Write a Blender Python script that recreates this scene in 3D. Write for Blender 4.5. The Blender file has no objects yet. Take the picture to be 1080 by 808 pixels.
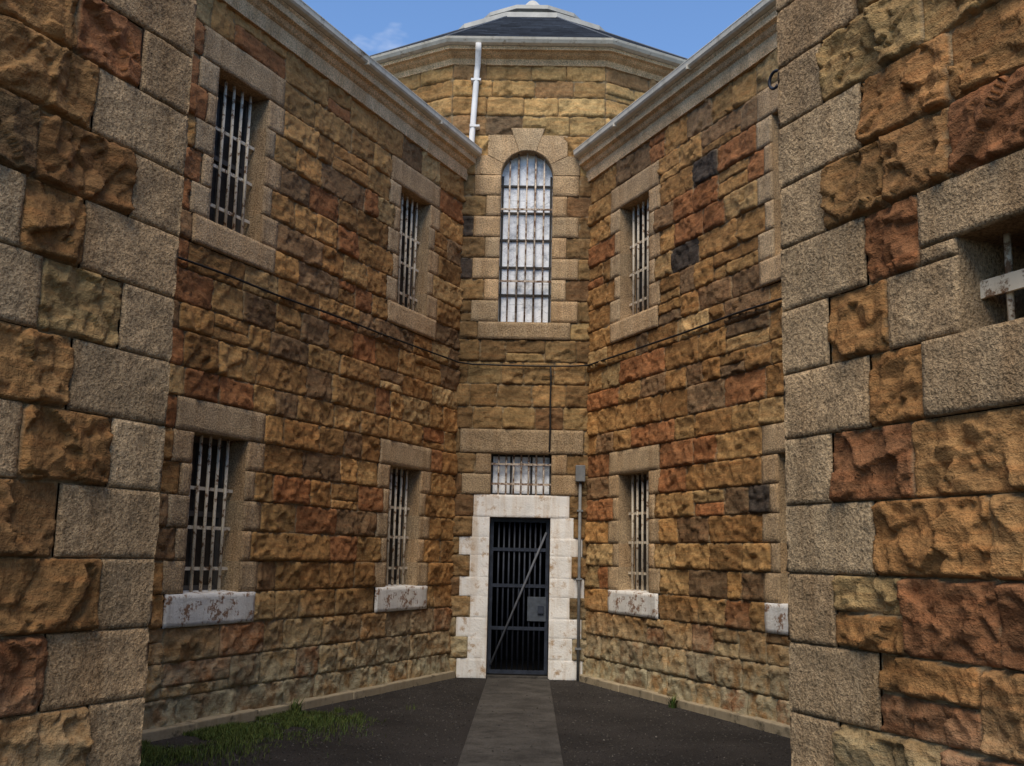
import bpy, bmesh, math, random
from mathutils import Vector, Matrix, noise
random.seed(23)
D = bpy.data; SC = bpy.context.scene; COL = SC.collection
R = math.radians
PI = math.pi

# ------------------------------------------------------------------ materials
def newmat(name):
    m = D.materials.new(name); m.use_nodes = True
    nt = m.node_tree; b = nt.nodes['Principled BSDF']
    b.inputs['Specular IOR Level'].default_value = 0.2
    return m, nt, b
def N(nt, typ, **kw):
    n = nt.nodes.new(typ)
    for k, v in kw.items(): setattr(n, k, v)
    return n
def coords(nt, scale=(1, 1, 1), which='Object'):
    tc = N(nt, 'ShaderNodeTexCoord'); mp = N(nt, 'ShaderNodeMapping')
    mp.inputs['Scale'].default_value = scale
    nt.links.new(tc.outputs[which], mp.inputs['Vector'])
    return mp.outputs['Vector']
def ntex(nt, vec, scale, detail=4, rough=.6):
    n = N(nt, 'ShaderNodeTexNoise'); n.inputs['Scale'].default_value = scale
    n.inputs['Detail'].default_value = detail; n.inputs['Roughness'].default_value = rough
    nt.links.new(vec, n.inputs['Vector']); return n.outputs['Fac']
def ramp(nt, fac, stops):
    r = N(nt, 'ShaderNodeValToRGB'); e = r.color_ramp.elements
    while len(e) < len(stops): e.new(.5)
    for i, (p, c) in enumerate(stops):
        e[i].position = p
        e[i].color = (c, c, c, 1) if not hasattr(c, '__len__') else (*c, 1)
    nt.links.new(fac, r.inputs['Fac']); return r.outputs['Color']
def mix(nt, fac, a, b, mode='MIX'):
    n = N(nt, 'ShaderNodeMix', data_type='RGBA', blend_type=mode)
    for idx, v in ((0, fac), (6, a), (7, b)):
        if hasattr(v, 'links'): nt.links.new(v, n.inputs[idx])
        elif idx == 0: n.inputs[0].default_value = v
        else: n.inputs[idx].default_value = (*v, 1)
    return n.outputs[2]
def math2(nt, op, a, b):
    n = N(nt, 'ShaderNodeMath', operation=op)
    for i, v in enumerate((a, b)):
        if hasattr(v, 'links'): nt.links.new(v, n.inputs[i])
        else: n.inputs[i].default_value = v
    return n.outputs[0]
def bump(nt, b, pairs):
    prev = None
    for h, s, d in pairs:
        n = N(nt, 'ShaderNodeBump'); n.inputs['Strength'].default_value = s; n.inputs['Distance'].default_value = d
        nt.links.new(h, n.inputs['Height'])
        if prev: nt.links.new(prev, n.inputs['Normal'])
        prev = n.outputs['Normal']
    nt.links.new(prev, b.inputs['Normal'])
def tint(nt):
    a = N(nt, 'ShaderNodeAttribute'); a.attribute_name = 'tint'; return a.outputs['Color']

def sandstone():
    m, nt, b = newmat('sandstone')
    v = coords(nt)
    mid = ntex(nt, v, 5.0, 5, .65)
    c = mix(nt, 1, tint(nt), ramp(nt, mid, [(.3, .72), (.7, 1.22)]), 'MULTIPLY')
    fine = ntex(nt, v, 26, 4, .75)
    c = mix(nt, 1, c, ramp(nt, fine, [(.3, .64), (.7, 1.28)]), 'MULTIPLY')
    bed = ntex(nt, coords(nt, (3, 3, 24)), 1, 4, .65)
    c = mix(nt, ramp(nt, bed, [(.45, 0.), (.68, .38)]), c, mix(nt, 1, c, (1.25, .88, .66), 'MULTIPLY'))
    big = ntex(nt, coords(nt, (.9, .9, .5)), 1, 4, .6)
    c = mix(nt, ramp(nt, big, [(.45, 0.), (.68, .48)]), c, mix(nt, 1, c, (.60, .60, .58), 'MULTIPLY'))
    st = ntex(nt, coords(nt, (4.5, 4.5, .5)), 1, 4, .65)
    c = mix(nt, ramp(nt, st, [(.53, 0.), (.73, .58)]), c, mix(nt, 1, c, (.46, .44, .40), 'MULTIPLY'))
    c = mix(nt, ramp(nt, ntex(nt, v, 10, 5, .78), [(.63, 0.), (.75, .5)]), c, (.065, .052, .036))
    g = N(nt, 'ShaderNodeNewGeometry'); sx = N(nt, 'ShaderNodeSeparateXYZ'); nt.links.new(g.outputs['Position'], sx.inputs[0])
    mr = N(nt, 'ShaderNodeMapRange'); nt.links.new(sx.outputs['Z'], mr.inputs[0])
    mr.inputs[1].default_value = 1.15; mr.inputs[2].default_value = .25
    f = math2(nt, 'MULTIPLY', mr.outputs[0], ramp(nt, mid, [(.38, .15), (.56, .85)]))
    c = mix(nt, f, c, mix(nt, fine, (.26, .245, .145), (.58, .50, .33)))
    nt.links.new(c, b.inputs['Base Color']); b.inputs['Roughness'].default_value = .92
    bump(nt, b, [(fine, .75, .026), (bed, .4, .02), (ntex(nt, v, 95, 2, .7), .5, .007)])
    return m
def granite():
    m, nt, b = newmat('granite')
    v = coords(nt)
    mid = ntex(nt, v, 3.5, 5, .7)
    c = mix(nt, 1, tint(nt), ramp(nt, mid, [(.3, .70), (.7, 1.18)]), 'MULTIPLY')
    gr = ntex(nt, v, 56, 3, .8)
    c = mix(nt, 1, c, ramp(nt, gr, [(.33, .46), (.5, .97), (.64, 1.32)]), 'MULTIPLY')
    st = ntex(nt, coords(nt, (6, 6, .6)), 1, 4, .65)
    c = mix(nt, ramp(nt, st, [(.46, 0.), (.70, .55)]), c, mix(nt, 1, c, (.60, .50, .39), 'MULTIPLY'))
    c = mix(nt, ramp(nt, ntex(nt, v, 10, 5, .75), [(.59, 0.), (.72, .45)]), c, (.10, .075, .05))
    nt.links.new(c, b.inputs['Base Color']); b.inputs['Roughness'].default_value = .9
    bump(nt, b, [(gr, 1.0, .018), (mid, .5, .03)])
    return m
def painted(name, base, under, lo, hi, sc=7, bs=.35, grime=(.58, .52, .43), gl=.5):
    m, nt, b = newmat(name)
    v = coords(nt)
    c = mix(nt, 1, base, ramp(nt, ntex(nt, v, 3, 4), [(.3, .82), (.7, 1.05)]), 'MULTIPLY')
    st = ntex(nt, coords(nt, (9, 9, .8)), 1, 4, .6)
    c = mix(nt, ramp(nt, st, [(gl, 0.), (gl + .22, .55)]), c, mix(nt, 1, c, grime, 'MULTIPLY'))
    k = ntex(nt, v, sc, 7, .74)
    f = ramp(nt, k, [(lo, 0.), (hi, 1.)])
    c = mix(nt, f, c, under)
    nt.links.new(c, b.inputs['Base Color']); b.inputs['Roughness'].default_value = .8
    bump(nt, b, [(f, -.3, .006), (ntex(nt, v, 40, 4, .6), bs, .008)])
    return m
def plain(name, base, rough=.6, var=.25, sc=12, metal=0, bs=.15):
    m, nt, b = newmat(name)
    v = coords(nt)
    c = mix(nt, 1, base, ramp(nt, ntex(nt, v, sc, 5, .65), [(.3, 1 - var), (.7, 1 + var)]), 'MULTIPLY')
    nt.links.new(c, b.inputs['Base Color']); b.inputs['Roughness'].default_value = rough; b.inputs['Metallic'].default_value = metal
    bump(nt, b, [(ntex(nt, v, sc * 5, 3, .6), bs, .005)])
    return m
def tinted(name, rough=.9, sc=30, var=.3, bs=.3):
    m, nt, b = newmat(name)
    v = coords(nt)
    c = mix(nt, 1, tint(nt), ramp(nt, ntex(nt, v, sc, 3, .65), [(.3, 1 - var), (.7, 1 + var)]), 'MULTIPLY')
    nt.links.new(c, b.inputs['Base Color']); b.inputs['Roughness'].default_value = rough
    bump(nt, b, [(ntex(nt, v, sc * 2, 3, .6), bs, .01)])
    return m
def ground_mat():
    m, nt, b = newmat('dark_grit')
    v = coords(nt)
    c = ramp(nt, ntex(nt, v, 75, 5, .8), [(.3, (.012, .010, .009)), (.55, (.040, .034, .030)), (.75, (.11, .096, .082))])
    c = mix(nt, 1, c, ramp(nt, ntex(nt, v, 1.1, 4), [(.3, .6), (.7, 1.35)]), 'MULTIPLY')
    nt.links.new(c, b.inputs['Base Color']); b.inputs['Roughness'].default_value = .95
    bump(nt, b, [(ntex(nt, v, 60, 4, .75), .9, .025), (ntex(nt, v, 3, 3), .5, .06)])
    return m
def concrete_mat():
    m, nt, b = newmat('path_concrete')
    v = coords(nt)
    c = ramp(nt, ntex(nt, v, 2.2, 6, .7), [(.3, (.034, .030, .026)), (.7, (.098, .088, .076))])
    c = mix(nt, 1, c, ramp(nt, ntex(nt, v, 70, 4, .75), [(.3, .55), (.7, 1.35)]), 'MULTIPLY')
    c = mix(nt, ramp(nt, ntex(nt, v, 6, 6, .75), [(.52, 0.), (.66, .75)]), c, (.024, .022, .019))
    nt.links.new(c, b.inputs['Base Color']); b.inputs['Roughness'].default_value = .88
    bump(nt, b, [(ntex(nt, v, 45, 5, .7), .8, .014)])
    return m
def frost_mat():
    m, nt, b = newmat('whitewashed_glass')
    v = coords(nt)
    c = ramp(nt, ntex(nt, v, 4.5, 7, .72), [(.30, (.30, .31, .33)), (.41, (.66, .67, .68)), (.50, (.92, .92, .91)), (.7, (.97, .97, .95))])
    vo = N(nt, 'ShaderNodeTexVoronoi'); vo.feature = 'DISTANCE_TO_EDGE'; vo.inputs['Scale'].default_value = 6
    nt.links.new(v, vo.inputs['Vector'])
    c = mix(nt, ramp(nt, vo.outputs['Distance'], [(.0, .5), (.02, 0.)]), c, (.25, .25, .25))
    nt.links.new(c, b.inputs['Base Color']); b.inputs['Roughness'].default_value = .3
    b.inputs['Specular IOR Level'].default_value = .4
    bump(nt, b, [(ntex(nt, v, 14, 4), .5, .02)])
    return m
def glass_mat():
    m, nt, b = newmat('dirty_dark_glass')
    v = coords(nt)
    c = ramp(nt, ntex(nt, v, 6, 5, .7), [(.35, (.010, .010, .010)), (.75, (.06, .052, .044))])
    nt.links.new(c, b.inputs['Base Color']); b.inputs['Roughness'].default_value = .35
    return m
def slate_mat():
    m, nt, b = newmat('slate')
    v = coords(nt)
    c = mix(nt, 1, tint(nt), ramp(nt, ntex(nt, v, 5, 5, .7), [(.3, .6), (.7, 1.3)]), 'MULTIPLY')
    nt.links.new(c, b.inputs['Base Color']); b.inputs['Roughness'].default_value = .85
    b.inputs['Specular IOR Level'].default_value = .1
    bump(nt, b, [(ntex(nt, v, 20, 4), .3, .01)])
    return m

M_STONE = sandstone(); M_GRAN = granite()
M_WSTONE = painted('flaking_white_stone', (.86, .82, .75), (.42, .28, .16), .54, .66, 6, .7, (.64, .49, .34), .46)
M_SILL = painted('peeling_white_sill', (.78, .74, .67), (.26, .15, .09), .54, .60, 9, .8)
M_BAR = painted('white_iron', (.74, .63, .47), (.17, .09, .045), .52, .60, 16, .2)
M_BARR = painted('rusty_white_iron', (.60, .50, .39), (.13, .07, .04), .46, .56, 12, .2)
M_GATE = plain('gate_iron', (.030, .035, .048), .45, .4, 10)
M_SASH = plain('old_sash', (.10, .088, .075), .6)
M_MUNT = plain('dark_muntin', (.045, .04, .036), .6)
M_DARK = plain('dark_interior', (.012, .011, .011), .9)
M_GUT = painted('cream_gutter', (.70, .63, .51), (.26, .19, .12), .58, .68, 6, .2)
M_PIPEW = painted('white_pipe', (.80, .78, .75), (.3, .24, .18), .66, .74, 6, .1)
M_PIPEG = plain('grey_conduit', (.17, .17, .165), .5)
M_CABLE = plain('black_cable', (.018, .016, .015), .6)
M_GLASS = glass_mat(); M_FROST = frost_mat(); M_SLATE = slate_mat()
M_LEAD = plain('lead', (.50, .47, .41), .6, .25, 3)
M_GROUND = ground_mat(); M_CONC = concrete_mat()
M_FOOT = painted('footing_concrete', (.36, .29, .19), (.11, .09, .06), .54, .66, 5, .6)
M_LEAF = tinted('grass_blades', .7, 20, .25, .1); M_PEB = tinted('pebbles', .9, 40, .3, .3)
M_ROOFW = plain('wing_slate', (.07, .075, .085), .6)

# ------------------------------------------------------------------ mesh collecting
class MB:
    def __init__(s): s.v = []; s.f = []; s.c = []; s.sm = []
    def add(s, vs, fs, col=(1, 1, 1), smooth=False):
        o = len(s.v); s.v += [tuple(p) for p in vs]
        s.c += (col if isinstance(col, list) else [col] * len(vs))
        s.f += [tuple(i + o for i in f) for f in fs]; s.sm += [smooth] * len(fs)
    def quad(s, a, b, c, d, col=(1, 1, 1)): s.add([a, b, c, d], [(0, 1, 2, 3)], col)
    def box(s, x0, x1, y0, y1, z0, z1, col=(1, 1, 1)):
        vs = [(x, y, z) for z in (z0, z1) for y in (y0, y1) for x in (x0, x1)]
        s.add(vs, [(0, 2, 3, 1), (4, 5, 7, 6), (0, 1, 5, 4), (2, 6, 7, 3), (0, 4, 6, 2), (1, 3, 7, 5)], col)
    def tube(s, pts, r, n=8, col=(1, 1, 1), cap=True):
        pts = [Vector(p) for p in pts]; rings = []
        for i, p in enumerate(pts):
            t = (pts[min(i + 1, len(pts) - 1)] - pts[max(i - 1, 0)]).normalized()
            a = t.orthogonal().normalized() if i == 0 else (pa - t * pa.dot(t)).normalized()
            pa = a; b = t.cross(a)
            rings.append([p + (a * math.cos(2 * PI * k / n) + b * math.sin(2 * PI * k / n)) * r for k in range(n)])
        vs = [p for rg in rings for p in rg]; fs = []
        for i in range(len(pts) - 1):
            for k in range(n): fs.append((i * n + k, i * n + (k + 1) % n, (i + 1) * n + (k + 1) % n, (i + 1) * n + k))
        if cap: fs += [tuple(range(n - 1, -1, -1)), tuple(range((len(pts) - 1) * n, len(pts) * n))]
        s.add(vs, fs, col, True)
    def build(s, name, mat, parent=None, bevel=0):
        me = D.meshes.new(name); me.from_pydata(s.v, [], s.f)
        a = me.attributes.new('tint', 'FLOAT_COLOR', 'POINT')
        a.data.foreach_set('color', [x for c in s.c for x in (c[0], c[1], c[2], 1)])
        me.polygons.foreach_set('use_smooth', s.sm)
        if bevel:
            bm = bmesh.new(); bm.from_mesh(me)
            bmesh.ops.bevel(bm, geom=bm.edges[:], offset=bevel, segments=2, affect='EDGES', profile=.6)
            bm.to_mesh(me); bm.free()
        me.materials.append(mat); me.update()
        o = D.objects.new(name, me); COL.objects.link(o)
        if parent: o.parent = parent
        return o
def thing(name, label, cat, loc=(0, 0, 0), rz=0, group=None):
    o = D.objects.new(name, None); COL.objects.link(o); o.location = loc; o.rotation_euler = (0, 0, rz)
    tag(o, label, cat, group); return o
def tag(o, label, cat, group=None, kind=None):
    o['label'] = label; o['category'] = cat
    if group: o['group'] = group
    if kind: o['kind'] = kind
    return o
def copy_tree(o, parent=None):
    c = o.copy(); COL.objects.link(c)
    if parent: c.parent = parent
    for ch in list(o.children): copy_tree(ch, c)
    return c

# ------------------------------------------------------------------ stone blocks
PAL = [((.46, .255, .092), 4), ((.375, .198, .070), 3), ((.375, .162, .062), 1.9), ((.49, .315, .135), 1.4), ((.26, .155, .074), 1.7)]
PALR = [((.46, .255, .092), 4), ((.375, .198, .070), 3), ((.380, .160, .060), 2.0), ((.49, .315, .135), 1.3), ((.255, .152, .074), 1.7)]
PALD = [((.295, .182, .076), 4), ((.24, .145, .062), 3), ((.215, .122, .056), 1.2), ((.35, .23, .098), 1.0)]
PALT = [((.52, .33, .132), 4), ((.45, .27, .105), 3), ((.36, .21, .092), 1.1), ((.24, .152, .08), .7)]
PALP = [((.36, .192, .072), 4), ((.295, .155, .060), 3), ((.29, .130, .055), 1.5), ((.36, .235, .100), 1.2), ((.21, .135, .066), .8)]
def pick(pal):
    c = random.choices([p[0] for p in pal], [p[1] for p in pal])[0]
    k = random.uniform(.75, 1.17); w = random.uniform(-.05, .05)
    return (c[0] * k * (1 + w), c[1] * k, c[2] * k * (1 - w))
def gran_tint(k=1.0):
    q = random.uniform(.84, 1.14) * k; w = random.uniform(-.03, .06)
    return (.59 * q * (1 + w), .413 * q, .235 * q * (1 - w))
MORTAR = (.36, .265, .15)

def facet(p, sc, slope, step):
    q = p * sc; dist, pts = noise.voronoi(q)
    c = pts[0]; h = noise.noise_vector(c * 7.31 + Vector((.37, .11, .73)))
    return (h.x * (q.x - c.x) + h.y * (q.y - c.y)) * slope / sc + h.z * step
def block(mb, P, rev, s0, s1, z0, z1, kind, col, res, depth=.03, flat=None, corner=None, amp=1.0, mortar=MORTAR, joint=.027):
    e = min(.007, (s1 - s0) * .2, (z1 - z0) * .2)
    def axis(a, b):
        n = max(1, int(math.ceil((b - a - 2 * e) / res)))
        return [a] + [a + e + (b - a - 2 * e) * i / n for i in range(n + 1)] + [b]
    us, vs_ = axis(s0, s1), axis(z0, z1)
    w, h = s1 - s0, z1 - z0; uc, vc = (s0 + s1) / 2, (z0 + z1) / 2
    off = Vector((random.uniform(0, 90), random.uniform(0, 90), random.uniform(0, 90)))
    if kind == 'rock':
        c0 = random.uniform(.020, .042) * amp
        tx, tz = random.uniform(-.05, .05), random.uniform(-.09, .02)
        cr = random.uniform(.3, 1.0) * min(w, h) * .42
    V = []; C = []
    for v in vs_:
        for u in us:
            el = 9 if corner else u - s0
            ed = min(el, s1 - u, v - z0, z1 - v); uu = u
            if kind == 'rock':
                p = Vector((u, v, 0)) + off
                eu, ev = min(u - s0, s1 - u), min(v - z0, z1 - v)
                if ed < 1e-6: d = .005; c = mortar
                else:
                    wear = ed - .009 * max(0, .08 + noise.noise(p * 5) + .5 * noise.noise(p * 17))
                    if eu < cr * .22 and ev < cr * .22: wear -= .008
                    if wear < .003: d = .007 + .003 * noise.noise(p * 30); c = tuple(m_ * (.8 + .3 * noise.noise(p * 9)) for m_ in mortar)
                    else:
                        wp = p + Vector((noise.noise(p * 16), noise.noise(p * 16 + Vector((7, 3, 1))), 0)) * .010; wp.z = off.z
                        d = c0 + tx * (u - uc) + tz * (v - vc)
                        d += facet(wp, 4.2, .34 * amp, .007 * amp) + facet(Vector((wp.x * 8, wp.y * 15, wp.z)), 1, .0, .0045 * amp) + facet(wp, 11, .55 * amp, .002 * amp)
                        d += .002 * noise.noise(p * 24) + .003 * noise.noise(p * 50)
                        lo = .011 + .003 * noise.noise(p * 20)
                        d = max(lo, min(d, .014 + wear * 3.4 + .008 * noise.noise(p * 15))); c = col
            else:
                if ed < 1e-6: d = depth - joint; c = tuple(x * (.66 if joint > .01 else .94) for x in col)
                else:
                    d = depth + .006 * noise.noise(Vector((u, v, 0)) * 7 + off) + .006 * noise.noise(Vector((u, v, 0)) * 22 + off); c = col
                    if joint < .006: d = depth + .004 * noise.noise(Vector((u, v, 0)) * 9 + off)
                if corner and u - s0 < 1e-6: d = depth; uu = s0 + corner(v)
            if flat and flat(u, v): d = 0.0
            V.append(P(uu, v, d)); C.append(c)
    n = len(us); F = []
    for j in range(len(vs_) - 1):
        for i in range(n - 1):
            q = (j * n + i, j * n + i + 1, (j + 1) * n + i + 1, (j + 1) * n + i)
            F.append(q[::-1] if rev else q)
    mb.add(V, F, C, True)
    return vs_

def courses(mb, P, rev, zl, sa, sb, cut, pal, resf, lens=(.24, 1.0), flat=None, amp=1.0, split=.11, spots=()):
    for k in range(len(zl) - 1):
        z0, z1 = zl[k], zl[k + 1]
        ivs = [(sa, sb)]
        for (a, b) in cut(k):
            nv = []
            for (x, y) in ivs:
                if b <= x or a >= y: nv.append((x, y)); continue
                if a > x: nv.append((x, a))
                if b < y: nv.append((b, y))
            ivs = nv
        for (a, b) in ivs:
            if b - a < .012: continue
            s = a
            while s < b - 1e-5:
                L = random.triangular(lens[0], lens[1], lens[0] + .3 * (lens[1] - lens[0]))
                if b - (s + L) < .22: L = b - s
                if L > lens[1] * 1.25: L = L / 2
                r = resf(s + L / 2, z0)
                col = pick(pal); dark = False
                if any(s <= u < s + L and z0 <= v < z1 for u, v in spots): col = (.085, .066, .05); dark = True
                if not dark and random.random() < split and z1 - z0 > .24 and L > .35:
                    zm = z0 + (z1 - z0) * random.choice((.33, .4, .5, .6, .67))
                    block(mb, P, rev, s, s + L, z0, zm, 'rock', col, r, flat=flat, amp=amp * .85)
                    block(mb, P, rev, s, s + L, zm, z1, 'rock', pick(pal), r, flat=flat, amp=amp * .85)
                else:
                    block(mb, P, rev, s, s + L, z0, z1, 'rock', col, r, flat=flat, amp=amp)
                s += L

ANG = R(22.9); SN, CS = math.sin(ANG), math.cos(ANG)
ZW = [0, .31, .61, .91, 1.2, 1.49, 1.78, 2.07, 2.36, 2.65, 2.95, 3.22, 3.55, 3.80, 4.11, 4.38, 4.65, 4.956, 5.262, 5.568, 5.874, 6.18, 6.5, 6.88]
HO = .39
HWJ = [.66, .53, .66, .53, .66]

# ------------------------------------------------------------------ wing windows
def make_window(parent, low):
    zl = [z - (1.2 if low else 4.65) for z in (ZW[3:11] if low else ZW[15:23])]
    H = zl[6]
    P = lambda s, z, d: (s, d, z)
    m = MB()
    for a, b in ((-HO, -HO + .055), (HO - .055, HO)): m.box(a, b, -.27, -.22, 0, H)
    for a, b in ((0, .06), (H * .5 - .025, H * .5 + .025), (H - .06, H)): m.box(-HO + .055, HO - .055, -.268, -.222, a, b)
    m.box(-.015, .015, -.262, -.228, .06, H * .5 - .025); m.box(-.015, .015, -.262, -.228, H * .5 + .025, H - .06)
    w = m.build('window', M_SASH, parent)
    m = MB(); m.quad((HO, -.25, 0), (-HO, -.25, 0), (-HO, -.25, H), (HO, -.25, H)); m.build('pane', M_GLASS, w)
    for sgn in (-1, 1):
        m = MB()
        for j in range(5):
            a, b = sorted((sgn * HO, sgn * HWJ[j]))
            block(m, P, True, a, b, zl[j + 1], zl[j + 2], 'smooth', gran_tint(), .05, joint=.018)
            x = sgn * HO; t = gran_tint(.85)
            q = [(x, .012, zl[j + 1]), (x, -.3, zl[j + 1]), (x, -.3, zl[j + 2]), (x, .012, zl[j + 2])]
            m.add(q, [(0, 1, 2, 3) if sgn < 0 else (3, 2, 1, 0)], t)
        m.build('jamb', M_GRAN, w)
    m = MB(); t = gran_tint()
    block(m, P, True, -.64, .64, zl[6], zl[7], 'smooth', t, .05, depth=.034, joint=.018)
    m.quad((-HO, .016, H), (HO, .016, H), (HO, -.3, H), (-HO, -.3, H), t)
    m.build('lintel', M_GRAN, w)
    m = MB(); t = gran_tint() if not low else (1, 1, 1)
    block(m, P, True, -.62, .62, zl[0], 0, 'smooth', t, .04, depth=.05)
    m.quad((HO, .023, 0), (-HO, .023, 0), (-HO, -.3, .02), (HO, -.3, .02), t)
    m.build('sill', M_SILL if low else M_GRAN, w)
    for i in range(5):
        x = -HO + (i + 1) * 2 * HO / 6
        m = MB(); m.tube([(x, -.11, -.01), (x + random.uniform(-.006, .006), -.11, H / 2), (x, -.11, H + .01)], .0155, 8); m.build('bar', M_BAR, w)
    for f in (.15, .41, .66):
        m = MB(); m.box(-HO - .01, HO + .01, -.135, -.123, H * f - .016, H * f + .016); m.build('crossbar', M_BAR, w)
    return w

# ------------------------------------------------------------------ wings
def make_wing(name, label, loc, rz, sg, wins, pal, spots):
    root = thing(name, label, 'building', loc, rz)
    rev = sg > 0
    P = lambda s, z, d: (s, sg * d, z)
    m = MB()
    def cut(k):
        out = []
        for sc in wins:
            for base in (3, 15):
                if k == base: out.append((sc - .62, sc + .62))
                elif base < k < base + 6: out.append((sc - HWJ[k - base - 1], sc + HWJ[k - base - 1]))
                elif k == base + 6: out.append((sc - .64, sc + .64))
        return out
    courses(m, P, rev, ZW, 0, 9.4, cut, pal, lambda s, z: .023 if s < 6.4 else .11, spots=spots)
    m.quad(P(-.3, 0, -.34), P(9.4, 0, -.34), P(9.4, 7.2, -.34), P(-.3, 7.2, -.34), (.02, .02, .02))  # unseen dark sheet added behind the stones to stop light through the joints
    m.build('wall', M_STONE, root)
    prof = [(.0, 6.84), (.06, 6.84), (.07, 6.92), (.07, 7.0), (.10, 7.02), (.13, 7.06), (.18, 7.08), (.18, 7.15), (.20, 7.17), (.20, 7.18), (.0, 7.18)]
    m = MB()
    cuts = [-.03]
    while cuts[-1] < 9.4: cuts.append(min(9.4, cuts[-1] + random.uniform(1.0, 1.7)))
    for a, b in zip(cuts[:-1], cuts[1:]):
        t = tuple(x * 1.3 for x in gran_tint(1)); a2 = a + .004; n = len(prof)
        vs = [P(a2, z, d) for d, z in prof] + [P(b, z, d) for d, z in prof]
        m.add(vs, [(i, i + 1, n + i + 1, n + i) for i in range(n - 1)] + [tuple(range(n)), tuple(range(n, 2 * n))], t)
    m.build('cornice', M_GRAN, root)
    gp = [(.08, 7.185), (.21, 7.185), (.25, 7.20), (.27, 7.22), (.275, 7.27), (.28, 7.275), (.28, 7.285), (.25, 7.285), (.08, 7.26)]
    m = MB(); n = len(gp)
    vs = [P(-.02, z, d) for d, z in gp] + [P(9.4, z, d) for d, z in gp]
    m.add(vs, [(i, (i + 1) % n, n + (i + 1) % n, n + i) for i in range(n)] + [tuple(range(n)), tuple(range(n, 2 * n))])
    s = 1.2
    while s < 9.3:
        m.box(s - .012, s + .012, *sorted((sg * .15, sg * .277)), 7.182, 7.23); s += 1.83
    m.build('gutter', M_GUT, root)
    m = MB(); m.quad(P(-.1, 7.28, .10), P(9.4, 7.28, .10), P(9.4, 8.5, -3.6), P(.6, 8.5, -3.6)); m.quad(P(.6, 8.5, -3.6), P(9.4, 8.5, -3.6), P(9.4, 7.2, -7.4), P(1, 7.2, -7.4))
    m.build('roof', M_ROOFW, root)
    m = MB()
    s = 0.0
    while s < 9.3:
        L = random.uniform(.7, 1.2); dd = .12 + random.uniform(-.015, .02); hh = .085 + random.uniform(-.01, .012)
        m.box(s + .003, s + L - .003, *sorted((0, sg * dd)), -.05, hh); s += L
    m.build('footing', M_FOOT, root, bevel=.012)
    for sc in wins:
        for low in (True, False):
            if low in WIN0:
                w = copy_tree(WIN0[low], root)
            else:
                w = make_window(root, low); WIN0[low] = w
            w.location = (sc, 0, 1.2 if low else 4.65); w.rotation_euler = (0, 0, 0 if sg > 0 else PI)
    return root
WIN0 = {}
wl = make_wing('prison_wing', 'brown sandstone wing left of the central tower with four fully visible barred windows', (-.91, 0, 0), -(PI / 2 + ANG), 1, (1.36, 4.88), PAL, [])
wr = make_wing('prison_wing', 'brown sandstone wing right of the tower, its nearer windows half hidden', (.91, 0, 0), -(PI / 2 - ANG), -1, (1.32, 4.68), PALR,
    [(2.83, 5.96), (2.4, 5.0), (3.9, 2.28)])

# ------------------------------------------------------------------ tower
tw = thing('tower', 'many-sided sandstone tower between the two wings with arched window, barred gate, slate roof', 'tower')
AP = 4.1; NF = 12; HA = PI / NF
WF = 2 * AP * math.tan(HA)
def PF(i):
    ph = i * 2 * PI / NF; c, s_ = math.cos(ph), math.sin(ph)
    def P(x, z, d):
        y = -AP - d
        return (x * c - y * s_, AP + x * s_ + y * c, z)
    return P
P0 = PF(0)
ZT = [0, .25, .53, .78, 1.06, 1.31, 1.60, 1.84, 2.112] + [2.41, 2.69, 2.97, 3.3, 3.6125, 3.925, 4.2375, 4.55, 4.8] + [4.8 + .3043 * i for i in range(1, 8)] + [7.22, 7.52, 7.82, 8.10, 8.36, 8.62]
RW = .367; ZS = 6.93
DJ = [.80, .66, .82, .64, .79, .66, .81, .64, .76, .63, .80, .62]
DR = [.86, .72, .84, .68, .87, .70, .84, .72]
def dj(k): return DJ[k]
def wj(k): return .74 if k % 2 == 1 else .57
def cutT(k):
    if k < 8: return [(-dj(k), DR[k])]
    if k == 8: return [(-.63, .66)]
    if k in (9, 10): return [(-dj(k + 1), dj(k + 1))]
    if k == 11: return [(-.84, .84)]
    if k == 16: return [(-.64, .64)]
    if 17 <= k <= 23: return [(-wj(k), wj(k))]
    if k in (24, 25): return [(-RW, RW)]
    return []
m = MB()
flat0 = lambda u, v: (v > ZS - .02 and u * u + (v - ZS) ** 2 < .74 ** 2)
sp = [(-.85, 6.17), (-.85, 5.55)]
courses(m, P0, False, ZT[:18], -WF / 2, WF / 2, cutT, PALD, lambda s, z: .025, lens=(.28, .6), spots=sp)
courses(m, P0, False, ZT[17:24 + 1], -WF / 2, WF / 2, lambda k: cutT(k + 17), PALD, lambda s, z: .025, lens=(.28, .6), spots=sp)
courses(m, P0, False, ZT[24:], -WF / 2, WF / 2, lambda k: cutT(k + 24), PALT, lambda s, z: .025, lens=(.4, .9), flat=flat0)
for i in (-2, -1, 1, 2):
    courses(m, PF(i), False, [6.3, 6.6] + ZT[24:], -WF / 2, WF / 2, lambda k: [], PALT, lambda s, z: .035, lens=(.4, .9))
for i in range(1, NF):
    p = PF(i); m.quad(p(-WF / 2, -.02, -.03), p(WF / 2, -.02, -.03), p(WF / 2, 8.62, -.03), p(-WF / 2, 8.62, -.03), (.3, .2, .09))
dk = (.02, .02, .02)
m.quad(P0(-WF / 2, 2.2, -.36), P0(WF / 2, 2.2, -.36), P0(WF / 2, 8.62, -.36), P0(-WF / 2, 8.62, -.36), dk)  # added dark backing, hidden, keeps light out of the joint gaps
for a, b in ((-WF / 2, -.42), (.42, WF / 2)): m.quad(P0(a, 0, -.36), P0(b, 0, -.36), P0(b, 2.2, -.36), P0(a, 2.2, -.36), dk)  # same added light-blocking backing on both sides of the doorway
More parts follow.
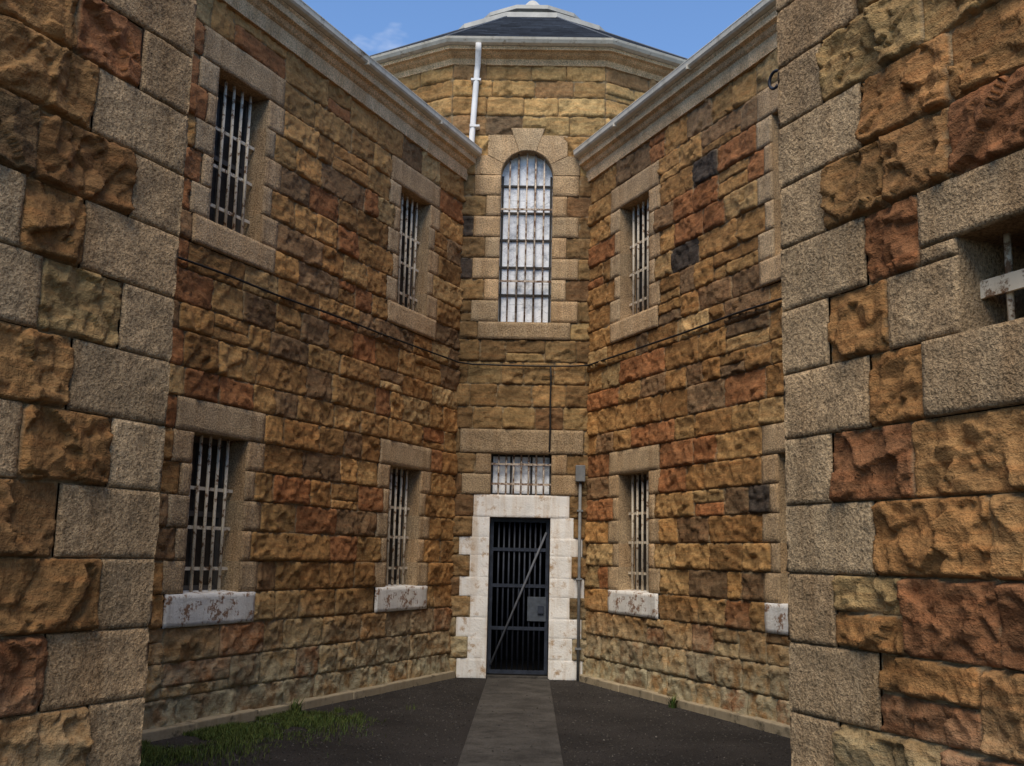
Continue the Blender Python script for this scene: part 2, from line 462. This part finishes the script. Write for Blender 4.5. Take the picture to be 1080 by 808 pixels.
m.build('wall', M_STONE, tw)
def ring_sweep(mb, prof, col=(1, 1, 1), jitter=None):
    for i in range(NF):
        p = PF(i)
        t = jitter() if jitter else col
        pts = []
        for off, z in prof:
            hw = (AP + off) * math.tan(HA); pts.append((p(-hw, z, off), p(hw, z, off)))
        for (a, b), (c, d) in zip(pts[:-1], pts[1:]): mb.quad(a, b, d, c, t)
m = MB(); ring_sweep(m, [(0, 8.58), (.05, 8.58), (.06, 8.63), (.06, 8.67), (.13, 8.70), (.17, 8.73), (.22, 8.74), (.22, 8.79), (.05, 8.79)], jitter=lambda: tuple(x * 1.3 for x in gran_tint(1))); m.build('cornice', M_GRAN, tw)
m = MB(); ring_sweep(m, [(.06, 8.795), (.24, 8.795), (.29, 8.81), (.32, 8.85), (.33, 8.88), (.29, 8.885), (.10, 8.87)]); m.build('gutter', M_GUT, tw)
def slates(m, oa, za, ob, zb, n):
    for k in range(n):
        o0 = oa + (ob - oa) * k / n; o1 = oa + (ob - oa) * (k + 1) / n - .03
        z0 = za + (zb - za) * k / n; z1 = za + (zb - za) * (k + 1) / n
        for i in range(NF):
            p = PF(i); ha = (AP + o0) * math.tan(HA); hb = (AP + o1) * math.tan(HA)
            nn = max(2, int(ha * 2 / .3))
            for q in range(nn):
                f0, f1 = q / nn, (q + 1) / nn; g = random.uniform(.6, 1.4)
                t = (.036 * g, .042 * g, .054 * g)
                m.quad(p(-ha + 2 * ha * f0, z0 + .02, o0), p(-ha + 2 * ha * f1, z0 + .02, o0), p(-hb + 2 * hb * f1, z1 + .004, o1), p(-hb + 2 * hb * f0, z1 + .004, o1), t)
                m.quad(p(-ha + 2 * ha * f0, z0, o0), p(-ha + 2 * ha * f1, z0, o0), p(-ha + 2 * ha * f1, z0 + .02, o0), p(-ha + 2 * ha * f0, z0 + .02, o0), t)
OE, ZE0, ZE1 = -2.55, 8.87, 10.72
m = MB(); slates(m, .30, ZE0, OE, ZE1, 26)
slates(m, -2.60, 10.82, -3.17, 11.06, 5)
rf = m.build('roof', M_SLATE, tw)
m = MB()
for i in range(NF):
    p = PF(i); a = p((AP + .29) * math.tan(HA), 8.895, .29); b = p((AP + OE) * math.tan(HA), ZE1 + .015, OE); m.tube([a, b], .016, 6)
m.build('hip_flashing', plain('hip_lead', (.10, .105, .115), .7), rf)
m = MB(); ring_sweep(m, [(-2.52, 10.67), (-2.48, 10.68), (-2.48, 10.78), (-2.52, 10.80), (-2.64, 10.82)]); ring_sweep(m, [(-3.19, 11.02), (-3.15, 11.03), (-3.15, 11.16), (-3.07, 11.17), (-3.07, 11.24), (-3.7, 11.48), (-4.02, 11.85), (-4.099, 11.87)])
m.build('roof_cap', M_LEAD, tw)

# door surround (white), gate
m = MB()
for k in range(8):
    for sgn in (-1, 1):
        x = -dj(k) if sgn < 0 else DR[k]
        a, b = sorted((sgn * .41, x))
        block(m, P0, False, a, b, ZT[k], ZT[k + 1], 'smooth', (1, 1, 1), .03, depth=.020, joint=.002)
block(m, P0, False, -.63, .66, 2.112, 2.41, 'smooth', (1, 1, 1), .03, depth=.025, joint=.004)
for sgn in (-1, 1):
    x = sgn * .41; q = [P0(x, 0, .018), P0(x, 2.112, .018), P0(x, 2.112, -.35), P0(x, 0, -.35)]
    m.add(q, [(0, 1, 2, 3) if sgn < 0 else (3, 2, 1, 0)])
    for k in range(8):
        x = -dj(k) if sgn < 0 else DR[k]; m.quad(P0(x, ZT[k], .0178), P0(x, ZT[k + 1], .0178), P0(x, ZT[k + 1], -.02), P0(x, ZT[k], -.02))
        for z in (ZT[k], ZT[k + 1]): m.quad(P0(sgn * .62, z, .0175), P0(x, z, .0175), P0(x, z, -.02), P0(sgn * .62, z, -.02))
m.quad(P0(-.41, 2.112, .021), P0(-.41, 2.112, -.35), P0(.41, 2.112, -.35), P0(.41, 2.112, .021))
m.build('door_surround', M_WSTONE, tw)
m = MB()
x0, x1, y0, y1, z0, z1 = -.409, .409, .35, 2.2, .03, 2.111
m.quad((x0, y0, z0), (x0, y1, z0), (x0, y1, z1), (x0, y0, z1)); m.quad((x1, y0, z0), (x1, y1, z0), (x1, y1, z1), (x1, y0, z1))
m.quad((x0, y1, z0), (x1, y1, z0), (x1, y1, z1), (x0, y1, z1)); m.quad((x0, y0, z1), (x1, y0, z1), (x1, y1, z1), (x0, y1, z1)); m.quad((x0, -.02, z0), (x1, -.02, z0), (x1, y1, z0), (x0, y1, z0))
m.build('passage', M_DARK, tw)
m = MB(); m.box(-.405, .405, -.10, .02, -.05, .045); m.build('threshold', M_CONC, tw, bevel=.01)
GY = .13
m = MB()
m.box(-.40, -.355, GY - .02, GY + .02, .05, 2.10); m.box(.355, .40, GY - .02, GY + .02, .05, 2.10)
for z in (.05, 2.05): m.box(-.355, .355, GY - .018, GY + .018, z, z + .05)
g = m.build('gate', M_GATE, tw)
for z in (.62, 1.18, 1.66):
    m = MB(); m.box(-.356, .356, GY - .024, GY - .014, z, z + .045); m.build('rail', M_GATE, g)
for i in range(9):
    x = -.355 + (i + 1) * .71 / 10
    m = MB(); m.tube([(x, GY, .09), (x, GY, 2.06)], .0125, 8); m.build('bar', M_GATE, g)
m = MB(); m.tube([(-.36, GY - .032, .16), (.36, GY - .032, 1.92)], .016, 6); m.build('brace', plain('worn_brace', (.11, .115, .13), .5), g)
m = MB(); m.box(.12, .37, GY - .035, GY - .025, .74, 1.06); lk = m.build('lock_plate', plain('lock_steel', (.075, .085, .10), .45), g, bevel=.004)
m = MB(); m.box(.26, .34, GY - .065, GY - .035, .84, .95); m.build('lock_case', M_GATE, lk, bevel=.006)

# transom and tall window
def glazing(name, outline, zs, xs, barx, bartop, cross, zb, half):
    m = MB()
    for x in xs: m.box(x - .014, x + .014, .125, .155, zb, bartop(x, .02))
    for z in zs: m.box(-half(z), half(z), .123, .153, z - .014, z + .014)
    w = m.build(name, M_MUNT, tw)
    m = MB(); m.add([(x, .15, z) for x, z in outline], [tuple(range(len(outline)))]); m.build('pane', M_FROST, w)
    for x in barx:
        m = MB(); m.tube([(x, .06, zb - .005), (x, .06, bartop(x, -.005))], .012, 8); m.build('bar', M_BARR, w)
    for z in cross:
        m = MB(); m.box(-half(z) - .005, half(z) + .005, .036, .047, z - .014, z + .014); m.build('crossbar', M_BARR, w)
    return w
top = lambda x, d: ZS + math.sqrt(max(0, (RW - d) ** 2 - x * x)) if abs(x) < RW - d else ZS
half = lambda z: RW if z <= ZS else math.sqrt(max(0, RW * RW - (z - ZS) ** 2))
arc = [(RW * math.cos(a * PI / 24), ZS + RW * math.sin(a * PI / 24)) for a in range(25)]
ow = glazing('window', [(-RW, 4.8), (RW, 4.8)] + arc, [4.82, 5.22, 5.62, 6.02, 6.42, 6.82], [-.345, -.12, .12, .345], [-RW + RW * 2 * (i + 1) / 6 for i in range(5)], top, [5.4, 6.45], 4.8, half)
for sgn in (-1, 1):
    m = MB()
    for k in range(17, 24):
        a, b = sorted((sgn * RW, sgn * wj(k))); block(m, P0, False, a, b, ZT[k], ZT[k + 1], 'smooth', gran_tint(.92), .05, depth=.035, joint=.018)
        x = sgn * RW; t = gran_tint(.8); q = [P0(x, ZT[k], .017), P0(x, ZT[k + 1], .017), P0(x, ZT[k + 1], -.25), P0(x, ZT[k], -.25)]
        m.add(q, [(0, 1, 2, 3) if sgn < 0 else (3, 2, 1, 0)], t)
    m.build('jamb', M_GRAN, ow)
m = MB()
VB = [(.75, .29), (.57, .60), (9, .705), (.57, .60), (.75, .29)]
VA = [0, 27, 71, 109, 153, 180]
for k in range(5):
    a0, a1 = R(VA[k]), R(VA[k + 1]); hx, hz = VB[k]
    ro_ = lambda u: min(hx / max(1e-6, abs(math.cos(u))), hz / max(1e-6, math.sin(u)))
    Pp = lambda u, r, d: P0(-r * math.cos(u), ZS + r * math.sin(u), d)
    V = []; F = []; C = []; t = gran_tint(.95)
    us = [a0, a0 + .012] + [a0 + .012 + (a1 - a0 - .024) * q / 9 for q in range(1, 9)] + [a1 - .012, a1]
    ac = math.atan2(hz, hx) if k < 2 else PI - math.atan2(hz, hx)
    if k != 2 and a0 + .03 < ac < a1 - .03: us = sorted(us + [ac])
    fr = [0, .03, .35, .68, .97, 1]
    for j, f in enumerate(fr):
        for i, u in enumerate(us):
            r = RW + (ro_(u) - RW) * f; edge = i in (0, len(us) - 1) or j in (0, len(fr) - 1)
            V.append(Pp(u, r, .028 if edge else .038 + .005 * noise.noise(Vector((u * 4, r * 9, k))))); C.append(tuple(x * .82 for x in t) if edge else t)
    n_ = len(us)
    for j in range(len(fr) - 1):
        for i in range(n_ - 1): F.append((j * n_ + i, j * n_ + i + 1, (j + 1) * n_ + i + 1, (j + 1) * n_ + i))
    for i in range(n_ - 1):
        o_ = len(V); V += [Pp(us[i], ro_(us[i]), .028), Pp(us[i + 1], ro_(us[i + 1]), .028), Pp(us[i + 1], ro_(us[i + 1]), -.02), Pp(us[i], ro_(us[i]), -.02)]; C += [t] * 4; F.append((o_, o_ + 1, o_ + 2, o_ + 3))
    for u in (a0, a1):
        o_ = len(V); V += [Pp(u, RW, .028), Pp(u, ro_(u), .028), Pp(u, ro_(u), -.02), Pp(u, RW, -.02)]; C += [t] * 4; F.append((o_, o_ + 1, o_ + 2, o_ + 3))
    m.add(V, F, C, False)
for (xa, za), (xb, zb) in zip(arc[:-1], arc[1:]):
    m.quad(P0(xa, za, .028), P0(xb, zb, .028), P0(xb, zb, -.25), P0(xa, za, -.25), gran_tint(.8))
m.build('arch', M_GRAN, ow)
m = MB(); t = gran_tint(.82); block(m, P0, False, -.64, .64, 4.55, 4.8, 'smooth', t, .05, depth=.05)
m.quad(P0(-RW, 4.8, .023), P0(RW, 4.8, .023), P0(RW, 4.8, -.25), P0(-RW, 4.8, -.25), t); m.build('sill', M_GRAN, ow)
tr = glazing('window', [(-.41, 2.41), (.41, 2.41), (.41, 2.97), (-.41, 2.97)], [2.425, 2.955], [-.4, -.14, .14, .4], [-.41 + .82 * (i + 1) / 8 for i in range(7)], lambda x, d: 2.97 - d, [2.56, 2.83], 2.41, lambda z: .41)
for sgn in (-1, 1):
    m = MB()
    for k in (9, 10):
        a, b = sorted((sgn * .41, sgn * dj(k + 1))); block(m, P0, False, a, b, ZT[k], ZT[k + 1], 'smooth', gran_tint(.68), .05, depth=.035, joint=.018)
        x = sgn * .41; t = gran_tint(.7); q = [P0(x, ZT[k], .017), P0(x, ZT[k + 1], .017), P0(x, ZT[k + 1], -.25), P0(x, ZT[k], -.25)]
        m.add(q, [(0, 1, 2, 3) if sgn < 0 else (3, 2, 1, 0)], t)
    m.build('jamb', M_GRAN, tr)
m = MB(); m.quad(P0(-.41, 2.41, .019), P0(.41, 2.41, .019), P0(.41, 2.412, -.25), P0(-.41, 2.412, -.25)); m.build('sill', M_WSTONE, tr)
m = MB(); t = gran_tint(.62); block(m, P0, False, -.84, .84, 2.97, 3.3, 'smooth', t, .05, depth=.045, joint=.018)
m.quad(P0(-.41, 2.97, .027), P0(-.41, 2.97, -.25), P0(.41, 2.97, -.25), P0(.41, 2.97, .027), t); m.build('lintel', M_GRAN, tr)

# ------------------------------------------------------------------ projecting end blocks with quoins
ZP = [.31 * i for i in range(24)]
def make_pavilion(label, loc, rz, sg, openings):
    root = thing('end_pavilion', label, 'building', loc, rz)
    rev = sg > 0
    P = lambda s, z, d: (s, sg * d, z)
    Q = lambda t, z, d: (-d, -sg * t, z)
    ql = lambda k: .57 if k % 2 == 1 else .31
    m = MB()
    def cut(k):
        return [(-1, ql(k))] + [(a, b) for kk, a, b in openings if kk == k]
    courses(m, P, rev, ZP, 0, 4.2, cut, PALP, lambda s, z: (.011 if s < 1.6 and z < 5 else .08), lens=(.34, .8), amp=1.15, split=.03)
    courses(m, Q, not rev, ZP, 0, 3.9, lambda k: [(-1, ql(k + 1))], PALP, lambda s, z: .07, lens=(.34, .7), amp=1.0)
    z = ZP[-1]
    m.quad(P(0, z, 0), P(4.2, z, 0), P(4.2, z, -4), P(0, z, -4), (.2, .15, .1))
    m.quad(P(4.2, 0, 0), P(4.2, 0, -4), P(4.2, z, -4), P(4.2, z, 0), (.2, .15, .1))
    m.quad(P(.3, 0, -.56), P(4.2, 0, -.56), P(4.2, z, -.56), P(.3, z, -.56), (.02, .02, .02)); m.quad(Q(.35, 0, -.3), Q(3.9, 0, -.3), Q(3.9, z, -.3), Q(.35, z, -.3), (.02, .02, .02))  # dark sheets added inside both faces to block light between blocks
    m.build('wall', M_STONE, root)
    m = MB()
    for k in range(len(ZP) - 1):
        t = gran_tint(.78); r = .022 if ZP[k] < 5 else .1; zo = sg * 31.7
        chip = lambda v: .006 + .010 * noise.noise(Vector((v * 7, zo, .3))) + .006 * noise.noise(Vector((v * 23, zo, 5.3))) + .022 * max(0, 1 - min(v % .31, .31 - v % .31) / .03) * (.5 + .5 * noise.noise(Vector((round(v / .31) * 5.7, zo, 2))))
        zs = block(m, P, rev, -.022, ql(k), ZP[k], ZP[k + 1], 'smooth', t, r, depth=.03, corner=chip, joint=.014)
        block(m, Q, not rev, -.022, ql(k + 1), ZP[k], ZP[k + 1], 'smooth', t, r, depth=.03, corner=chip, joint=.014)
        for a, b in zip(zs[:-1], zs[1:]):
            m.add([P(-.022 + chip(a), a, .03), P(-.022 + chip(b), b, .03), Q(-.022 + chip(b), b, .03), Q(-.022 + chip(a), a, .03)], [(0, 1, 2, 3)], t)
    m.build('quoins', M_GRAN, root)
    return root, P, rev
pl, PLf, revl = make_pavilion('near sandstone corner at the left edge with granite quoins', (-1.64, -9.46, 0), -(PI / 2 + ANG), 1,
    [(4, .93, 2.2), (5, 1.06, 2.2), (6, .80, 2.2), (7, 1.02, 2.2), (8, .77, 2.2), (9, .90, 2.2), (3, .95, 2.2)])
pr, PRf, revr = make_pavilion('near sandstone corner at the right edge with granite quoins and a small barred opening', (1.361, -9.41, 0), -(PI / 2 - ANG), -1,
    [(7, .90, 1.95), (8, .70, 1.95), (9, .90, 1.95)])
def pav_window(root, P, rev, a, b, z0, z1, jambs, lint, sill, barsx, hz, sg):
    dp = -.54
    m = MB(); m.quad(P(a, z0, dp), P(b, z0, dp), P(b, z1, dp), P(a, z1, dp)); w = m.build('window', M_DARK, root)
    for side in (0, 1):
        m = MB()
        for (s0, s1, q0, q1) in jambs:
            if (s0 >= b - 1e-6) == bool(side): block(m, P, rev, s0, s1, q0, q1, 'smooth', gran_tint(.84), .022, depth=.03, joint=.014)
        x = (a, b)[side]; m.quad(P(x, z0, .016), P(x, z0, dp), P(x, z1, dp), P(x, z1, .016), gran_tint(.5)); m.build('jamb', M_GRAN, w)  # reveal tint darkened: the opening's inner shade is painted into the granite
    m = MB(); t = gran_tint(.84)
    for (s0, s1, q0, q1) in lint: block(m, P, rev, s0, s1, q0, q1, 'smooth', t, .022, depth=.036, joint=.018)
    m.quad(P(a, z1, .018), P(b, z1, .018), P(b, z1, dp), P(a, z1, dp), gran_tint(.5)); m.build('lintel', M_GRAN, w)  # soffit darkened the same way, shade put into its tint
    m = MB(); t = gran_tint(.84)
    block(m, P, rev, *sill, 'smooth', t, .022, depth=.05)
    m.quad(P(a, z0, .023), P(b, z0, .023), P(b, z0, dp), P(a, z0, dp), gran_tint(.5)); m.build('sill', M_GRAN, w)  # inner sill face also carries painted shade in its tint
    for x in barsx:
        m = MB(); m.tube([P(x, z0, -.12), P(x, z1, -.12)], .014, 8); m.build('bar', M_BAR, w)
    for z in hz:
        m = MB(); ya, yb = sorted((sg * -.10, sg * -.085)); m.box(a, b, ya, yb, z - .035, z + .035); m.build('crossbar', M_BAR, w)
pav_window(pr, PRf, revr, 1.09, 1.75, 2.48, 2.86, [(.70, 1.09, 2.48, 2.79), (1.75, 1.95, 2.48, 2.79)], [(.90, 1.95, 2.86, 3.10), (.90, 1.09, 2.79, 2.86), (1.75, 1.95, 2.79, 2.86)], (.90, 1.95, 2.17, 2.48), [1.2, 1.31, 1.42, 1.53, 1.64], [2.66], -1)
pav_window(pl, PLf, revl, 1.2, 2.0, 1.24, 2.79, [(.93, 1.2, 1.24, 1.55), (1.06, 1.2, 1.55, 1.86), (.80, 1.2, 1.86, 2.17), (1.02, 1.2, 2.17, 2.48), (.77, 1.2, 2.48, 2.79), (2.0, 2.2, 1.24, 2.79)], [(.90, 2.2, 2.79, 3.10)], (.95, 2.2, .93, 1.24), [1.33, 1.46, 1.59, 1.72, 1.85], [1.5, 2.0, 2.5], 1)

# ------------------------------------------------------------------ services on the walls
def wing_pt(o, sg, s, z, d):
    c, s_ = math.cos(o.rotation_euler.z), math.sin(o.rotation_euler.z); y = sg * d
    return Vector((o.location.x + s * c - y * s_, o.location.y + s * s_ + y * c, z))
pts = []
for i in range(33):
    s = 8.8 - i * 8.7 / 32; pts.append(wing_pt(wl, 1, s, 4.16 + .04 * (1 - s / 8.8) + .005 * math.sin(s * 2.7) - .006 * abs(math.sin(s * 1.9)), .068))
for x in (-.7, -.4, 0, .36, .7): pts.append(Vector((x, -.07, 4.19 - .015 * math.cos(x * 1.8) + .006 * math.sin(x * 9))))
for i in range(33):
    s = .12 + i * 8.6 / 32; pts.append(wing_pt(wr, -1, s, 4.19 - .02 * (s / 8.8) + .005 * math.sin(s * 2.2) - .006 * abs(math.sin(s * 1.7)), .068))
m = MB(); m.tube(pts, .012, 6); tag(m.build('cable', M_CABLE), 'long black cable strung across the walls at mid height', 'cable')
m = MB(); m.tube([(.375, -.075, 4.17), (.385, -.075, 4.0), (.38, -.07, 3.7), (.385, -.065, 3.35), (.38, -.06, 3.05), (.38, -.02, 2.96)], .013, 6); tag(m.build('cable', M_CABLE), 'short black cable hanging below the tall arched window to the transom', 'cable')
t = thing('conduit', 'slim grey conduit with small box on top, standing right of the white door surround', 'pipe', (.80, -.1, 0))
m = MB(); m.tube([(0, 0, .0), (0, 0, 2.6)], .021, 10); m.build('pipe', M_PIPEG, t)
m = MB(); m.box(-.065, .065, -.06, .05, 2.6, 2.82); m.build('junction_box', M_PIPEG, t, bevel=.012)
for z in (.4, 1.3, 2.2):
    m = MB(); m.box(-.04, .04, -.026, .078, z, z + .025); m.build('clamp', M_PIPEG, t)
t = thing('downpipe', 'white downpipe running from the tower gutter to the left wing gutter', 'pipe', (-.80, -.1, 0))
m = MB(); m.tube([(.07, -.19, 8.80), (.07, -.15, 8.70), (.06, -.02, 8.54), (.05, -.01, 8.44), (0, 0, 7.35), (-.02, -.04, 7.24)], .042, 10); m.build('pipe', M_PIPEW, t)
for z in (8.3, 7.6):
    m = MB(); m.box(-.03, .11, -.05, .1, z, z + .03); m.build('clamp', M_PIPEW, t)
a = [wing_pt(pr, -1, -.075 + .045 * math.cos(q), 4.01 + .045 * math.sin(q), .005) for q in [R(k) for k in range(60, 310, 20)]]
m = MB(); m.tube([wing_pt(pr, -1, -.02, 4.05, -.02)] + a, .008, 6); tag(m.build('hook', M_GATE), 'small curved dark hook fixed to the inner edge of the right quoined corner', 'hook')

# ------------------------------------------------------------------ ground
m = MB(); S = 400; m.quad((-S, -S, 0), (S, -S, 0), (S, S, 0), (-S, S, 0)); o = m.build('ground', M_GROUND); o['kind'] = 'structure'
m = MB(); y = -.11
while y > -19:
    L = 1.55; m.box(-.385, .425, y - L + .012, y, -.06, .022); y -= L
o = m.build('path', M_CONC, bevel=.008); o['kind'] = 'structure'
random.seed(5)
def inside(x, y):
    dl = (x + .91) * CS + (y) * -SN; dr = (x - .91) * -CS + y * -SN
    return dl > .13 and dr > .13
m = MB(); cnt = 0
while cnt < 10000:
    x, y = random.uniform(-4, 4), random.uniform(-8.5, -.05)
    if not inside(x, y) or abs(x) < .45 and random.random() < .95: continue
    r = random.uniform(.004, .011); z = (.022 if abs(x) < .43 else 0) + r * .3; g = random.uniform(.02, .085) if random.random() < .985 else random.uniform(.10, .2)
    vs = [Vector(p) * r * random.uniform(.7, 1.3) + Vector((x, y, z)) for p in ((1, 0, 0), (0, 1, 0), (-1, 0, 0), (0, -1, 0), (0, 0, .8), (0, 0, -.8))]
    m.add(vs, [(0, 1, 4), (1, 2, 4), (2, 3, 4), (3, 0, 4), (1, 0, 5), (2, 1, 5), (3, 2, 5), (0, 3, 5)], (g, g * .88, g * .75)); cnt += 1
tag(m.build('gravel', M_PEB), 'loose dark gravel scattered over the yard', 'gravel', kind='stuff')
def blade(mb, p, h, lean, wd, col):
    a = random.uniform(0, 2 * PI); w = Vector((math.cos(a), math.sin(a), 0)) * wd; l = Vector((math.cos(a + 1.3), math.sin(a + 1.3), 0)) * lean
    p = Vector(p); q = p + l * .35 + Vector((0, 0, h * .6)); r = p + l + Vector((0, 0, h))
    mb.add([p - w, p + w, q + w * .7, q - w * .7, r], [(0, 1, 2, 3), (3, 2, 4)], col)
def gcol():
    g = random.uniform(.65, 1.35); y = random.uniform(0, 1); return ((.048 + .045 * y) * g, (.085 + .018 * y) * g, .020 * g)
m = MB(); cnt = 0
while cnt < 20000:
    s = random.uniform(2.8, 6.9); d = abs(random.gauss(0, .45)) + .1
    p = wing_pt(wl, 1, s, 0, d)
    nz = noise.noise(Vector((p.x * 1.6, p.y * 1.6, 3))) + .6 * noise.noise(Vector((p.x * 7, p.y * 7, 9)))
    if nz < (.2 if s < 3.6 else -.25) + d * .2: continue
    h = random.uniform(.015, .055) * (1.4 if nz > .4 else .9); blade(m, p, h, random.uniform(.01, .045), random.uniform(.0018, .0035), gcol()); cnt += 1
tag(m.build('grass', M_LEAF), 'short green grass growing along the foot of the left wing', 'grass', kind='stuff')
def weed(loc, label, n, hgt):
    m = MB()
    for i in range(n):
        blade(m, loc + Vector((random.gauss(0, .02), random.gauss(0, .02), 0)), hgt * random.uniform(.5, 1.1), random.uniform(.03, hgt * .7), random.uniform(.006, .012), gcol())
    tag(m.build('weed', M_LEAF), label, 'plant')
weed(wing_pt(wr, -1, 2.55, 0, .19), 'small green weed tuft at the foot of the right wing', 26, .15)
weed(wing_pt(wl, 1, 3.75, 0, .22), 'tallest leafy weed tuft at the foot of the left wing', 26, .16)

# ------------------------------------------------------------------ light
w = D.worlds.new('World'); SC.world = w; w.use_nodes = True; nt = w.node_tree
bg = nt.nodes['Background']; sky = N(nt, 'ShaderNodeTexSky'); sky.sky_type = 'NISHITA'; sky.sun_disc = False
sd = Vector((-.13, -.62, .95)).normalized()
sky.sun_elevation = math.asin(sd.z); sky.sun_rotation = math.atan2(sd.x, sd.y); sky.air_density = 1.2; sky.dust_density = .2; sky.ozone_density = 1.5
v = coords(nt, (1, 1, 2.2), 'Generated')
cl = ramp(nt, ntex(nt, v, 3.2, 6, .62), [(.565, 0.), (.78, .75)])
sc_ = mix(nt, 1, sky.outputs['Color'], (.85, 1.02, 1.25), 'MULTIPLY')
c = mix(nt, cl, sc_, (8, 8, 8.2))
nt.links.new(c, bg.inputs['Color']); bg.inputs['Strength'].default_value = .15
L = D.lights.new('sun', 'SUN'); L.energy = 4.0; L.angle = R(42); L.color = (1, .90, .75)
lo = D.objects.new('sun', L); COL.objects.link(lo); lo.rotation_euler = sd.to_track_quat('Z', 'Y').to_euler(); lo.location = (0, -20, 30)

# ------------------------------------------------------------------ camera
cam = D.cameras.new('camera'); co = D.objects.new('camera', cam); COL.objects.link(co); SC.camera = co
cam.sensor_width = 36; cam.lens = 1120 / 1080 * 36; cam.clip_end = 2000; cam.clip_start = .05
yaw, th, rho = R(1.1), math.atan(.1625), .0223
F = Vector((-math.sin(yaw) * math.cos(th), math.cos(yaw) * math.cos(th), math.sin(th)))
Rr = Vector((math.cos(yaw), math.sin(yaw), 0)); U = Rr.cross(F)
r2 = (Rr + U * rho).normalized(); u2 = (U - Rr * rho).normalized()
mt = Matrix((r2, u2, -F)).transposed().to_4x4(); mt.translation = (.127, -14.43, 1.6)
co.matrix_world = mt
SC.view_settings.view_transform = 'Standard'; SC.view_settings.look = 'None'; SC.view_settings.exposure = 0
